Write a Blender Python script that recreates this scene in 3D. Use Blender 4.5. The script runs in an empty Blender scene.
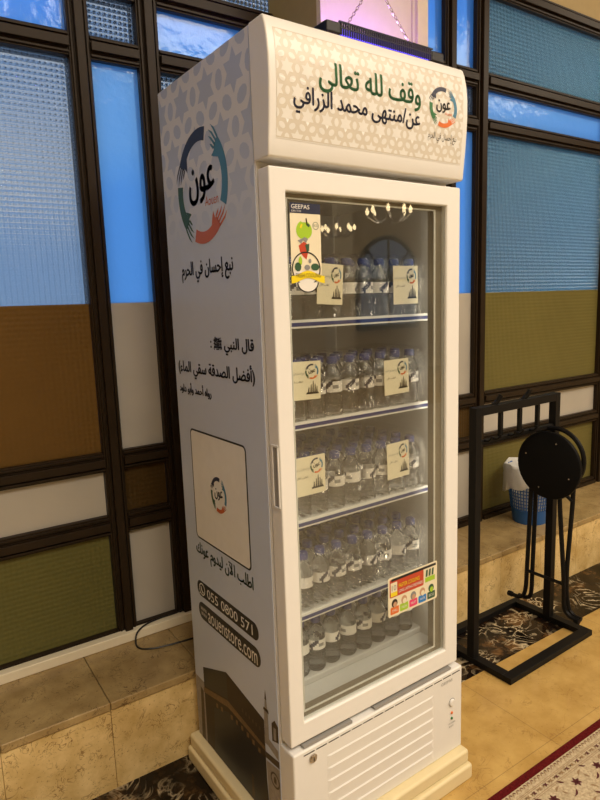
import bpy, bmesh, math, random
import numpy as np
from mathutils import Matrix, Vector, geometry
random.seed(7)
SC = bpy.context.scene
COL = SC.collection
PI = math.pi

# ------------------------------------------------------------------ camera
cx, cy, cz, yaw, pit, rol, fpx = (-1.0202, -1.1146, 1.4423, 0.6110, 0.1573, -0.0340, 608.64)
fw = Vector((math.sin(yaw)*math.cos(pit), math.cos(yaw)*math.cos(pit), -math.sin(pit)))
r0 = Vector((math.cos(yaw), -math.sin(yaw), 0)); u0 = r0.cross(fw)
rr = math.cos(rol)*r0 + math.sin(rol)*u0; uu = -math.sin(rol)*r0 + math.cos(rol)*u0
cd = bpy.data.cameras.new('camera'); cam = bpy.data.objects.new('camera', cd); COL.objects.link(cam)
cam.matrix_world = Matrix(((rr.x, uu.x, -fw.x, cx), (rr.y, uu.y, -fw.y, cy), (rr.z, uu.z, -fw.z, cz), (0, 0, 0, 1)))
cd.sensor_fit = 'VERTICAL'; cd.sensor_height = 32; cd.lens = fpx/800*32; cd.clip_start = .02
SC.camera = cam

# ------------------------------------------------------------------ world: blue daylight with clouds, outside the windows
W = bpy.data.worlds.new('sky'); SC.world = W; W.use_nodes = True
nt = W.node_tree; nt.nodes.clear()
def wn(t, **k):
    n = nt.nodes.new(t)
    for a, b in k.items(): setattr(n, a, b)
    return n
out = wn('ShaderNodeOutputWorld'); bg = wn('ShaderNodeBackground'); tc = wn('ShaderNodeTexCoord')
sep = wn('ShaderNodeSeparateXYZ'); nt.links.new(tc.outputs['Generated'], sep.inputs[0])
mp = wn('ShaderNodeMapping'); mp.inputs['Scale'].default_value = (1.0, 1.0, 2.0)
nz = wn('ShaderNodeTexNoise'); nz.inputs['Scale'].default_value = 5.0; nz.inputs['Detail'].default_value = 4
nt.links.new(tc.outputs['Generated'], mp.inputs[0]); nt.links.new(mp.outputs[0], nz.inputs[0])
# a cloud bank some 12 to 21 degrees above the horizon, its edges broken by noise
wob = wn('ShaderNodeMath', operation='MULTIPLY_ADD'); wob.inputs[1].default_value = .10
nt.links.new(nz.outputs[0], wob.inputs[0]); nt.links.new(sep.outputs[2], wob.inputs[2])
cr = wn('ShaderNodeValToRGB'); el = cr.color_ramp.elements
BLUE = (.27, .50, .95, 1)
el[0].position = .0; el[0].color = (.30, .50, .88, 1); el[1].position = 1.; el[1].color = (.20, .40, .90, 1)
for p_, c_ in ((.225, BLUE), (.285, (.95, .98, 1.02, 1)), (.375, (1.0, 1.0, 1.0, 1)), (.435, BLUE)):
    e_ = el.new(p_); e_.color = c_
nt.links.new(wob.outputs[0], cr.inputs[0]); nt.links.new(cr.outputs[0], bg.inputs[0])
bg.inputs[1].default_value = 1.1
nt.links.new(bg.outputs[0], out.inputs[0])

# ------------------------------------------------------------------ hall lights (warm ceiling panels and an added fill)
def area(name, loc, rot, sx, sy, power, col):
    l = bpy.data.lights.new(name, 'AREA'); l.shape = 'RECTANGLE'; l.size = sx; l.size_y = sy
    l.energy = power; l.color = col
    o = bpy.data.objects.new(name, l); o.location = loc; o.rotation_euler = rot; COL.objects.link(o)
    return o
WARM = (1.0, .87, .685)
area('ceiling_light_front', (1.6, -2.7, 4.1), (0, 0, 0), 2.2, 1.8, 140, WARM)
area('ceiling_light_far', (5.5, -2.0, 4.1), (0, 0, 0), 2.5, 2.0, 120, WARM)
area('ceiling_light_side', (-1.1, -3.2, 4.1), (0, 0, 0), 2.0, 2.0, 155, WARM)
area('hall_fill_light', (6.0, -5.8, 4.1), (0, 0, 0), 2.5, 2.0, 70, WARM)  # added to brighten the far hall end mirrored in the door glass

SC.view_settings.view_transform = 'Standard'; SC.view_settings.look = 'None'
SC.view_settings.exposure = 0.0; SC.view_settings.gamma = 1.0; SC.view_settings.use_curve_mapping = False

# ------------------------------------------------------------------ materials
def lin(c):
    return tuple(((x/255)/12.92 if x/255 <= .04045 else ((x/255+.055)/1.055)**2.4) for x in c)
MATS = {}
class NT:
    def __init__(s, name):
        s.m = bpy.data.materials.new(name); s.m.use_nodes = True; s.t = s.m.node_tree; s.t.nodes.clear()
        s.out = s.t.nodes.new('ShaderNodeOutputMaterial'); MATS[name] = s.m
    def n(s, typ, ins=None, **k):
        x = s.t.nodes.new(typ)
        for a, b in k.items(): setattr(x, a, b)
        for a, b in (ins or {}).items():
            if isinstance(b, bpy.types.NodeSocket): s.t.links.new(b, x.inputs[a])
            else: x.inputs[a].default_value = b
        return x
    def math(s, op, a, b=0.0, c=0.0):
        return s.n('ShaderNodeMath', {0: a, 1: b, 2: c}, operation=op).outputs[0]
    def mix(s, f, a, b, mode='MIX'):
        x = s.t.nodes.new('ShaderNodeMix'); x.data_type = 'RGBA'; x.blend_type = mode
        for i, v in ((0, f), (6, a), (7, b)):
            if isinstance(v, bpy.types.NodeSocket): s.t.links.new(v, x.inputs[i])
            else: x.inputs[i].default_value = (tuple(v)+(1,) if i and len(v) == 3 else v)
        return x.outputs[2]
    def ramp(s, f, stops):
        x = s.n('ShaderNodeValToRGB', {0: f}); e = x.color_ramp.elements
        while len(e) < len(stops): e.new(.5)
        for i, (p, c) in enumerate(stops): e[i].position = p; e[i].color = tuple(c)+(1,) if len(c) == 3 else c
        return x.outputs[0]
    def obj(s): return s.n('ShaderNodeTexCoord').outputs['Object']
    def pr(s, col, rough=.5, metal=0., bump=None, bstr=.2, bdist=.01, spec=.5, trans=0., ior=1.45, coat=0.):
        c = col if isinstance(col, bpy.types.NodeSocket) else tuple(col)+(1,)
        d = {'Base Color': c, 'Roughness': rough, 'Metallic': metal, 'Specular IOR Level': spec, 'Transmission Weight': trans, 'IOR': ior, 'Coat Weight': coat}
        if bump is not None:
            d['Normal'] = s.n('ShaderNodeBump', {'Height': bump, 'Strength': bstr, 'Distance': bdist}).outputs[0]
        return s.n('ShaderNodeBsdfPrincipled', d).outputs[0]
    def schlick(s, f0=.04, nrm=None):
        f = s.n('ShaderNodeLayerWeight', {'Blend': .5, **({'Normal': nrm} if nrm is not None else {})}).outputs['Facing']
        return s.math('MULTIPLY_ADD', s.math('POWER', f, 5.), 1-f0, f0)
    def done(s, sh): s.t.links.new(sh, s.out.inputs[0]); return s.m
def plain(name, col, rough=.5, metal=0., spec=.5, noise=.06, scale=30., coat=0.):
    t = NT(name); nz = t.n('ShaderNodeTexNoise', {'Vector': t.obj(), 'Scale': scale, 'Detail': 3.}).outputs[0]
    k = t.math('MULTIPLY_ADD', nz, noise*2, 1-noise)
    kk = t.n('ShaderNodeCombineColor', {0: k, 1: k, 2: k}).outputs[0]
    return t.done(t.pr(t.mix(1., col, kk, 'MULTIPLY'), rough, metal, spec=spec, coat=coat))

fr_white = plain('fridge_white', (.80, .79, .775), .32, noise=.02)
fr_door = plain('door_white', (.82, .81, .795), .3, noise=.02)
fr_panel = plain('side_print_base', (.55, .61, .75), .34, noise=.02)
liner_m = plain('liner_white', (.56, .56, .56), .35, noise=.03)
gasket_m = plain('gasket_taupe', (.20, .175, .14), .35, noise=.05)
shelf_m = plain('shelf_white', (.75, .75, .74), .35, noise=.03)
ink_navy = plain('ink_navy', (.022, .026, .06), .4)
ink_black = plain('ink_black', (.014, .013, .014), .4)
ink_green = plain('ink_green', (.035, .17, .06), .4)
ink_dgreen = plain('ink_dark_green', (.035, .10, .05), .4)
ink_teal = plain('ink_teal', (.06, .21, .34), .4)
ink_orange = plain('ink_orange', (.72, .17, .035), .4)
ink_red = plain('ink_red', (.52, .06, .025), .4)
ink_rust = plain('ink_rust', (.55, .13, .04), .4)
ink_white = plain('ink_white', (.80, .78, .74), .4)
ink_cream = plain('ink_cream', (.80, .73, .55), .5)
ink_yellow = plain('ink_yellow', (.85, .66, .02), .4)
ink_lime = plain('ink_lime', (.36, .58, .03), .4)
ink_pink = plain('ink_pink', (.75, .05, .17), .4)
ink_blue = plain('ink_blue', (.02, .20, .58), .4)
ink_skin = plain('ink_skin', (.55, .32, .2), .5)
ink_grey = plain('ink_grey', (.25, .25, .25), .5)
ink_brown = plain('ink_brown', (.036, .022, .012), .5)
ink_gold = plain('ink_gold', (.17, .105, .045), .5, noise=.4, scale=90)
ink_dim = plain('ink_umber', (.075, .052, .028), .5, noise=.4, scale=60)
ink_tan = plain('header_pattern_tan', (.66, .61, .53), .32)
ink_pale = plain('header_pattern_pale', (.79, .775, .745), .32)
ink_mosque = plain('ink_pale_stone', (.30, .27, .24), .5, noise=.35, scale=70)
black_metal = plain('black_metal', (.007, .0065, .0065), .45, noise=.1, spec=.16)
black_seat = plain('black_vinyl', (.005, .005, .0055), .5, noise=.1, spec=.10)
cable_m = plain('black_cable', (.012, .012, .012), .4)
chrome = plain('chrome', (.55, .5, .45), .2, 1.)
brown_metal = plain('bronze_frame', (.024, .015, .008), .38, noise=.25, scale=14, spec=.18)
rail_blue = plain('rail_blue', (.02, .035, .16), .35)
cap_m = plain('cap_blue', (.016, .035, .20), .35)
trunk_m = plain('trunking_cream', (.84, .77, .60), .4)
stand_m = plain('plinth_cream', (.76, .65, .40), .33, noise=.05)
wall_m = plain('wall_tan', (.46, .36, .19), .8)
pillar_shade_tan = plain('pillar_shade_tan', (.34, .27, .11), .7)  # darker tan that paints shade on the pillar's left face
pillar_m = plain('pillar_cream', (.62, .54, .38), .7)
ceil_m = plain('ceiling_cream', (.72, .62, .45), .8)
basket_m = plain('basket_blue', (.02, .10, .32), .35)
handle_groove = plain('groove_grey', (.30, .29, .28), .5)
lamp_m = plain('lamp_black', (.012, .011, .016), .4)
bag_m = (lambda t: t.done(t.n('ShaderNodeMixShader', {0: .25, 1: t.pr((.75, .75, .72), .35, bump=t.n('ShaderNodeTexNoise', {'Vector': t.obj(), 'Scale': 40., 'Detail': 4.}).outputs[0], bstr=.5), 2: t.n('ShaderNodeBsdfTransparent').outputs[0]}).outputs[0]))(NT('bag_plastic'))

def emis(name, col, st):
    t = NT(name); return t.done(t.n('ShaderNodeEmission', {0: tuple(col)+(1,), 1: st}).outputs[0])
uv_m = emis('violet_tube', (.36, .16, 1.0), 60.)
uv_dim = emis('violet_tube_dim', (.14, .08, 1.0), 2.2)
bulb_m = emis('warm_bulb', (1., .75, .4), 9.)

# marbles
def marble(name, c1, c2, vein, scale=3., veinamt=.6, rough=.22, rot=0.):
    t = NT(name); o = t.n('ShaderNodeMapping', {0: t.obj(), 2: (0, 0, rot)}).outputs[0]
    n1 = t.n('ShaderNodeTexNoise', {'Vector': o, 'Scale': scale, 'Detail': 6., 'Roughness': .6}).outputs[0]
    base = t.ramp(n1, [(.32, c1), (.68, c2)])
    n2 = t.n('ShaderNodeTexNoise', {'Vector': o, 'Scale': scale*2.1, 'Detail': 5., 'Roughness': .55, 'Distortion': 1.4}).outputs[0]
    v = t.math('ABSOLUTE', t.math('SUBTRACT', n2, .5))
    v = t.ramp(v, [(.0, (1, 1, 1)), (.022, (0, 0, 0))])
    n3 = t.n('ShaderNodeTexNoise', {'Vector': o, 'Scale': scale*1.3, 'Detail': 2.}).outputs[0]
    m = t.ramp(n3, [(.45, (0, 0, 0)), (.62, (1, 1, 1))])
    f = t.math('MULTIPLY', t.math('MULTIPLY', v, m), veinamt)
    spk = t.n('ShaderNodeTexNoise', {'Vector': o, 'Scale': scale*14, 'Detail': 2.}).outputs[0]
    f2 = t.math('MULTIPLY', t.ramp(spk, [(.66, (0, 0, 0)), (.70, (1, 1, 1))]), veinamt*.55)
    return t, o, t.mix(f2, t.mix(f, base, vein), vein), rough
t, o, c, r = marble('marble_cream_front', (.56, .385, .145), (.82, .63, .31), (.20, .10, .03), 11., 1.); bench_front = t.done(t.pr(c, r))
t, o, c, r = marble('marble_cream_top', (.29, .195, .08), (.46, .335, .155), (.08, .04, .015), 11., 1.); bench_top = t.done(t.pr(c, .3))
# floor: cream marble tiles with thin joints
t, o, c, r = marble('marble_floor', (.42, .255, .072), (.58, .385, .128), (.26, .14, .045), 7., .6)
sx = t.n('ShaderNodeSeparateXYZ', {0: o})
def joint(co, off, T, w):
    f = t.math('FRACT', t.math('DIVIDE', t.math('SUBTRACT', co, off), T))
    d = t.math('MINIMUM', f, t.math('SUBTRACT', 1., f))
    return t.math('LESS_THAN', d, w/T)
jm = t.math('MAXIMUM', joint(sx.outputs[1], -.08, .8, .0012), joint(sx.outputs[0], .655, .8, .0012))
floor_m = t.done(t.pr(t.mix(t.math('MULTIPLY', jm, .5), c, (.16, .10, .05)), .16))
# dark emperador border
t = NT('marble_dark'); o = t.obj()
n1 = t.n('ShaderNodeTexNoise', {'Vector': o, 'Scale': 7., 'Detail': 7., 'Roughness': .65}).outputs[0]
base = t.ramp(n1, [(.42, (.004, .003, .003)), (.54, (.022, .012, .006)), (.64, (.14, .07, .024))])
vo = t.n('ShaderNodeTexNoise', {'Vector': o, 'Scale': 9., 'Detail': 4., 'Distortion': 2.2}).outputs[0]
v = t.ramp(t.math('ABSOLUTE', t.math('SUBTRACT', vo, .5)), [(0, (1, 1, 1)), (.012, (.6, .6, .6)), (.045, (0, 0, 0))])
m = t.ramp(t.n('ShaderNodeTexNoise', {'Vector': o, 'Scale': 5., 'Detail': 2.}).outputs[0], [(.44, (0, 0, 0)), (.6, (1, 1, 1))])
sz = t.n('ShaderNodeSeparateXYZ', {0: o})
col = t.mix(t.math('MULTIPLY', v, m), base, (.75, .62, .40))
dark_m = t.done(t.pr(col, .16, spec=.25))
# carpet
t = NT('carpet_cream'); o = t.obj()
n1 = t.n('ShaderNodeTexNoise', {'Vector': o, 'Scale': 160., 'Detail': 3.}).outputs[0]
carpet_m = t.done(t.pr(t.ramp(n1, [(.3, (.36, .28, .18)), (.7, (.60, .50, .34))]), .95, bump=n1, bstr=.6, bdist=.004, spec=.1))
t = NT('carpet_red'); o = t.obj()
n1 = t.n('ShaderNodeTexNoise', {'Vector': o, 'Scale': 160., 'Detail': 3.}).outputs[0]
carpet_red = t.done(t.pr(t.ramp(n1, [(.3, (.07, .005, .006)), (.7, (.12, .010, .011))]), .95, bump=n1, bstr=.6, bdist=.004, spec=.1))
carpet_mot = plain('carpet_plum', (.10, .03, .03), .95, spec=.1)
carpet_tan = plain('carpet_tan', (.30, .20, .11), .95, spec=.1)

# window glass: flat and prismatic, blue above, coloured below
def winglass(name, tint, tr, prism, ribx=70., ribz=70., glossy=.06, rough=.10, bst=.5):
    t = NT(name); o = t.obj(); s = t.n('ShaderNodeSeparateXYZ', {0: o})
    nz = t.n('ShaderNodeTexNoise', {'Vector': o, 'Scale': 22., 'Detail': 3.}).outputs[0]
    if prism:
        a = t.math('SINE', t.math('MULTIPLY', s.outputs[0], ribx*2*PI)); b = t.math('SINE', t.math('MULTIPLY', s.outputs[2], ribz*2*PI))
        h = t.math('ADD', t.math('ADD', a, b), t.math('MULTIPLY', nz, 1.2))
        nrm = t.n('ShaderNodeBump', {'Height': h, 'Strength': bst, 'Distance': .004}).outputs[0]
    else:
        nrm = t.n('ShaderNodeBump', {'Height': nz, 'Strength': .35, 'Distance': .006}).outputs[0]
    col = tuple(tint)+(1,)
    T = t.n('ShaderNodeBsdfTranslucent', {'Color': col, 'Normal': nrm}).outputs[0]
    R = t.n('ShaderNodeBsdfRefraction', {'Color': col, 'Roughness': rough, 'IOR': 1.25, 'Normal': nrm}).outputs[0]
    G = t.n('ShaderNodeBsdfGlossy', {'Color': (1, 1, 1, 1), 'Roughness': .12, 'Normal': nrm}).outputs[0]
    x = t.n('ShaderNodeMixShader', {0: tr, 1: T, 2: R}).outputs[0]
    lw = t.schlick(.05 if prism else .03, nrm)
    return t.done(t.n('ShaderNodeMixShader', {0: lw, 1: x, 2: G}).outputs[0])
g_flat = winglass('glass_blue_flat', (.50, .74, .92), .45, False)
g_sky = winglass('glass_clear_flat', (.42, .70, .95), .6, False)
g_prism = winglass('glass_prism', (.80, .80, .78), .75, True, 62., 62., bst=1.)
g_ribs = winglass('glass_ribbed', (.56, .76, .74), .65, True, 95., 55., bst=.6)
def lowglass(name, col, prism, rx=62., rz=62.):
    t = NT(name); o = t.obj(); s = t.n('ShaderNodeSeparateXYZ', {0: o})
    nz = t.n('ShaderNodeTexNoise', {'Vector': o, 'Scale': 3., 'Detail': 4.}).outputs[0]
    k = t.math('MULTIPLY_ADD', nz, .35, .82)
    c = t.mix(1., col, t.n('ShaderNodeCombineColor', {0: k, 1: k, 2: k}).outputs[0], 'MULTIPLY')
    if prism:
        a = t.math('SINE', t.math('MULTIPLY', s.outputs[0], rx*2*PI)); b = t.math('SINE', t.math('MULTIPLY', s.outputs[2], rz*2*PI))
        return t.done(t.pr(c, .3, bump=t.math('ADD', a, b), bstr=.16, bdist=.004, spec=.25))
    return t.done(t.pr(c, .25, spec=.4))
g_brown = lowglass('glass_brown', (.135, .072, .017), True)
g_dbrown = lowglass('glass_dark_brown', (.06, .034, .010), True)
g_olive = lowglass('glass_olive', (.125, .118, .036), True)
g_olive2 = lowglass('glass_olive_ribbed', (.145, .125, .038), True, 95., 55.)
g_white = lowglass('glass_opal_white', (.46, .43, .38), False)

# fridge door glass: thin clear sheet
t = NT('door_glass'); lw = t.schlick(.07)
door_glass_m = t.done(t.n('ShaderNodeMixShader', {0: lw, 1: t.n('ShaderNodeBsdfTransparent', {0: (.93, .94, .92, 1)}).outputs[0], 2: t.n('ShaderNodeBsdfGlossy', {0: (1, 1, 1, 1), 1: .01}).outputs[0]}).outputs[0])
# bottle: clear plastic full of water
t = NT('bottle_water'); lw = t.schlick(.05)
A = t.n('ShaderNodeBsdfTransparent', {0: (.90, .92, .93, 1)}).outputs[0]
Bq = t.n('ShaderNodeBsdfRefraction', {'Color': (.95, .96, .97, 1), 'Roughness': .0, 'IOR': 1.30}).outputs[0]
x = t.n('ShaderNodeMixShader', {0: .60, 1: A, 2: Bq}).outputs[0]
D_ = t.n('ShaderNodeBsdfDiffuse', {0: (.42, .44, .45, 1)}).outputs[0]
x = t.n('ShaderNodeMixShader', {0: .06, 1: x, 2: D_}).outputs[0]
bottle_m = t.done(t.n('ShaderNodeMixShader', {0: lw, 1: x, 2: t.n('ShaderNodeBsdfGlossy', {0: (1, 1, 1, 1), 1: .08}).outputs[0]}).outputs[0])
# shrink film
t = NT('shrink_film'); o = t.obj()
nz = t.n('ShaderNodeTexNoise', {'Vector': t.n('ShaderNodeMapping', {0: o, 2: (.3, .5, .9), 3: (30., 30., 9.)}).outputs[0], 'Scale': 1.6, 'Detail': 4., 'Distortion': 1.2}).outputs[0]
nrm = t.n('ShaderNodeBump', {'Height': nz, 'Strength': .9, 'Distance': .012}).outputs[0]
lw = t.schlick(.05, nrm)
film_m = t.done(t.n('ShaderNodeMixShader', {0: lw, 1: t.n('ShaderNodeMixShader', {0: .02, 1: t.n('ShaderNodeBsdfTransparent', {0: (.98, .97, .97, 1)}).outputs[0], 2: t.n('ShaderNodeBsdfDiffuse', {0: (.7, .7, .7, 1), 'Normal': nrm}).outputs[0]}).outputs[0], 2: t.n('ShaderNodeBsdfGlossy', {0: (1, 1, 1, 1), 1: .09, 'Normal': nrm}).outputs[0]}).outputs[0])
# pattern ink on the side: fades out down the panel
BASE = (.55, .61, .75)  # extra blue in this base stands in for daylight on the side
for nm, cc in (('side_pattern_ink', (.46, .52, .67)), ('side_pattern_band', (.70, .71, .76))):
    t = NT(nm); sp = t.n('ShaderNodeSeparateXYZ', {0: t.obj()})
    f = t.ramp(t.math('SUBTRACT', sp.outputs[2], 1.2), [(.40, (0, 0, 0)), (.66, (1, 1, 1))])
    t.done(t.pr(t.mix(f, BASE, cc), .34))
pat_ink, pat_band = MATS['side_pattern_ink'], MATS['side_pattern_band']

# ------------------------------------------------------------------ mesh builder
class MB:
    def __init__(s, T=None): s.v = []; s.f = []; s.mi = []; s.mats = []; s.T = T
    def mat(s, m):
        if m not in s.mats: s.mats.append(m)
        return s.mats.index(m)
    def add(s, vs, fs, m):
        i = s.mat(m); b = len(s.v)
        s.v += [tuple(v) for v in vs]
        for f in fs: s.f.append([b+k for k in f]); s.mi.append(i)
        return s
    def box(s, a, b, m):
        (x0, y0, z0), (x1, y1, z1) = a, b
        return s.add([(x0, y0, z0), (x1, y0, z0), (x1, y1, z0), (x0, y1, z0), (x0, y0, z1), (x1, y0, z1), (x1, y1, z1), (x0, y1, z1)],
                     [(0, 3, 2, 1), (4, 5, 6, 7), (0, 1, 5, 4), (1, 2, 6, 5), (2, 3, 7, 6), (3, 0, 4, 7)], m)
    def tube(s, pts, r, m, n=8, closed=False):
        P = [Vector(p) for p in pts]; N = len(P); vs = []; fs = []; up = None
        for i in range(N):
            a = P[(i-1) % N] if (closed or i) else P[0]; b = P[(i+1) % N] if (closed or i < N-1) else P[-1]
            tg = (b-a).normalized()
            if up is None: up = tg.orthogonal().normalized()
            else:
                up = up - tg*up.dot(tg)
                up = up.normalized() if up.length > 1e-6 else tg.orthogonal().normalized()
            w = tg.cross(up); rad = r(i/(N-1)) if callable(r) else r
            for k in range(n):
                an = 2*PI*k/n; vs.append(P[i]+(up*math.cos(an)+w*math.sin(an))*rad)
        for i in range(N if closed else N-1):
            for k in range(n):
                a = i*n+k; b = i*n+(k+1) % n; c = ((i+1) % N)*n+(k+1) % n; d = ((i+1) % N)*n+k
                fs.append((a, b, c, d))
        if not closed: fs.append(tuple(range(n))[::-1]); fs.append(tuple((N-1)*n+k for k in range(n)))
        return s.add(vs, fs, m)
    def lathe(s, prof, c, m, n=20, axis='z'):
        vs = []; fs = []
        for (r, z) in prof:
            for k in range(n):
                a = 2*PI*k/n
                p = (r*math.cos(a), r*math.sin(a), z)
                if axis == 'x': p = (p[2], p[0], p[1])
                if axis == 'y': p = (p[0], p[2], p[1])
                vs.append((c[0]+p[0], c[1]+p[1], c[2]+p[2]))
        for i in range(len(prof)-1):
            for k in range(n):
                fs.append((i*n+k, i*n+(k+1) % n, (i+1)*n+(k+1) % n, (i+1)*n+k))
        fs.append(tuple(range(n))[::-1]); fs.append(tuple((len(prof)-1)*n+k for k in range(n)))
        return s.add(vs, fs, m)
    def poly(s, pts, fn, m): return s.add([fn(*p) for p in pts], [tuple(range(len(pts)))], m)
    def ring(s, c, ri, ro, fn, m, n=24, a0=0., a1=2*PI, sx=1., sy=1.):
        vs = []; fs = []
        for i in range(n+1):
            a = a0+(a1-a0)*i/n; q = (math.cos(a), math.sin(a))
            vs += [fn(c[0]+ri*q[0]*sx, c[1]+ri*q[1]*sy), fn(c[0]+ro*q[0]*sx, c[1]+ro*q[1]*sy)]
        for i in range(n): fs.append((2*i, 2*i+1, 2*i+3, 2*i+2))
        return s.add(vs, fs, m)
    def build(s, name, parent=None, smooth=False, bevel=0., seg=2, bis=None, recalc=True):
        me = bpy.data.meshes.new(name); me.from_pydata(s.v, [], s.f)
        for m in s.mats: me.materials.append(m)
        for p, i in zip(me.polygons, s.mi): p.material_index = i
        bm = bmesh.new(); bm.from_mesh(me)
        if bis:
            for z in bis:
                bmesh.ops.bisect_plane(bm, geom=bm.verts[:]+bm.edges[:]+bm.faces[:], plane_co=(0, 0, z), plane_no=(0, 0, 1))
        if recalc: bmesh.ops.recalc_face_normals(bm, faces=bm.faces)
        bm.to_mesh(me); bm.free()
        if smooth:
            for p in me.polygons: p.use_smooth = True
            try: me.set_sharp_from_angle(angle=math.radians(40))
            except Exception: pass
        o = bpy.data.objects.new(name, me); COL.objects.link(o)
        if s.T is not None: o.matrix_world = s.T
        if bevel:
            md = o.modifiers.new('bevel', 'BEVEL'); md.width = bevel; md.segments = seg; md.limit_method = 'ANGLE'; md.angle_limit = math.radians(40)
            for p in me.polygons: p.use_smooth = True
            try: me.set_sharp_from_angle(angle=math.radians(40))
            except Exception: pass
            md.harden_normals = True
        if parent is not None: attach(o, parent)
        return o
def base_mat(o):
    return o.matrix_parent_inverse @ o.matrix_basis if o.parent else o.matrix_basis
def world(o):
    m = o.matrix_basis.copy()
    if o.parent: m = world(o.parent) @ o.matrix_parent_inverse @ m
    return m
def attach(o, p): o.parent = p; o.matrix_parent_inverse = world(p).inverted()
def thing(name, loc, label, cat, group=None, rz=0.):
    o = bpy.data.objects.new(name, None); COL.objects.link(o); o.location = loc; o.rotation_euler = (0, 0, rz)
    o.empty_display_size = .05
    return tag(o, label, cat, group)
def tag(o, label, cat, group=None):
    o['label'] = label; o['category'] = cat
    if group: o['group'] = group
    return o
def struct(o): o['kind'] = 'structure'; return o

# wall frame: s along the wall, t away from the camera
AW = -.024
WM = Matrix.Rotation(AW, 4, 'Z')
def wp(s, t_, z): return WM @ Vector((s, t_, z))

# ------------------------------------------------------------------ Arabic shaping
ISO = {'ا': (0xFE8D, 2), 'أ': (0xFE83, 2), 'إ': (0xFE87, 2), 'آ': (0xFE81, 2), 'ب': (0xFE8F, 4), 'ة': (0xFE93, 2), 'ت': (0xFE95, 4), 'ح': (0xFEA1, 4),
       'د': (0xFEA9, 2), 'ر': (0xFEAD, 2), 'ز': (0xFEAF, 2), 'س': (0xFEB1, 4), 'ص': (0xFEB5+4, 4), 'ض': (0xFEBD, 4), 'ط': (0xFEC1, 4), 'ع': (0xFEC9, 4),
       'ف': (0xFED1, 4), 'ق': (0xFED5, 4), 'ك': (0xFED9, 4), 'ل': (0xFEDD, 4), 'م': (0xFEE1, 4), 'ن': (0xFEE5, 4), 'ه': (0xFEE9, 4), 'و': (0xFEED, 2),
       'ؤ': (0xFE85, 2), 'ى': (0xFEEF, 2), 'ي': (0xFEF1, 4), 'ء': (0xFE80, 1)}
LIG = {'ا': 0xFEFB, 'آ': 0xFEF5, 'أ': 0xFEF7, 'إ': 0xFEF9}
def shape(txt):
    out = []; i = 0
    def joins_next(ch): return ch in ISO and ISO[ch][1] == 4
    prev = False
    while i < len(txt):
        ch = txt[i]
        if ch not in ISO:
            out.append({'(': ')', ')': '('}.get(ch, ch)); prev = False; i += 1; continue
        if ch == 'ل' and i+1 < len(txt) and txt[i+1] in LIG:
            out.append(chr(LIG[txt[i+1]]+(1 if prev else 0))); prev = False; i += 2; continue
        b, n = ISO[ch]; nxt = i+1 < len(txt) and txt[i+1] in ISO and ISO[txt[i+1]][1] > 1 and n == 4
        if n == 1: out.append(chr(b))
        elif prev and nxt: out.append(chr(b+3))
        elif nxt: out.append(chr(b+2))
        elif prev: out.append(chr(b+1))
        else: out.append(chr(b))
        prev = nxt; i += 1
    return ''.join(reversed(out))
def text_geo(s, weight=0.):
    """outlines of the written line, filled by winding number (glyph contours may overlap)"""
    c = bpy.data.curves.new('t', 'FONT'); c.body = s; c.size = 1; c.resolution_u = 3; c.offset = weight; c.fill_mode = 'NONE'
    o = bpy.data.objects.new('t', c); COL.objects.link(o)
    dg = bpy.context.evaluated_depsgraph_get(); dg.update()
    m = bpy.data.meshes.new_from_object(o.evaluated_get(dg))
    V = [Vector((v.co.x, v.co.y)) for v in m.vertices]; E = [tuple(e.vertices) for e in m.edges]
    bpy.data.objects.remove(o); bpy.data.curves.remove(c); bpy.data.meshes.remove(m)
    if not V: return [], []
    # orient each edge along its loop (vertices of a loop follow each other)
    D = []
    for a, b in E:
        if abs(a-b) == 1: D.append((min(a, b), max(a, b)))
        else: D.append((max(a, b), min(a, b)))
    r = geometry.delaunay_2d_cdt(V, E, [], 0, 1e-6)
    P = np.array([(v.x, v.y) for v in r[0]]); T = np.array(r[2])
    C = P[T].mean(axis=1); A = np.array([V[a] for a, b in D]); B = np.array([V[b] for a, b in D])
    W_ = np.zeros(len(C), int)
    for (x, y), k in zip(C, range(len(C))):
        up = (A[:, 1] <= y) & (B[:, 1] > y); dn = (A[:, 1] > y) & (B[:, 1] <= y)
        cr_ = (B[:, 0]-A[:, 0])*(y-A[:, 1])-(x-A[:, 0])*(B[:, 1]-A[:, 1])
        W_[k] = int((up & (cr_ > 0)).sum()) - int((dn & (cr_ < 0)).sum())
    return [tuple(p) for p in P], [tuple(int(q) for q in t_) for t_, w_ in zip(T, W_) if w_ != 0]
def put_text(mb, s, box, fn, m, weight=.010, arabic=False, bold=0.):
    """box = (u0, v0, u1, v1): the written line fills it"""
    V, F = text_geo(shape(s) if arabic else s, weight)
    if not V: return
    x0 = min(v[0] for v in V); x1 = max(v[0] for v in V); y0 = min(v[1] for v in V); y1 = max(v[1] for v in V)
    u0, v0, u1, v1 = box
    for du, dv in ((0, 0), (-bold, 0), (bold, 0), (0, bold*.6), (0, -bold*.6)) if bold else ((0, 0),):
        mb.add([fn(u0+du+(x-x0)/(x1-x0)*(u1-u0), v0+dv+(y-y0)/(y1-y0)*(v1-v0)) for x, y in V], F, m)

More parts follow.
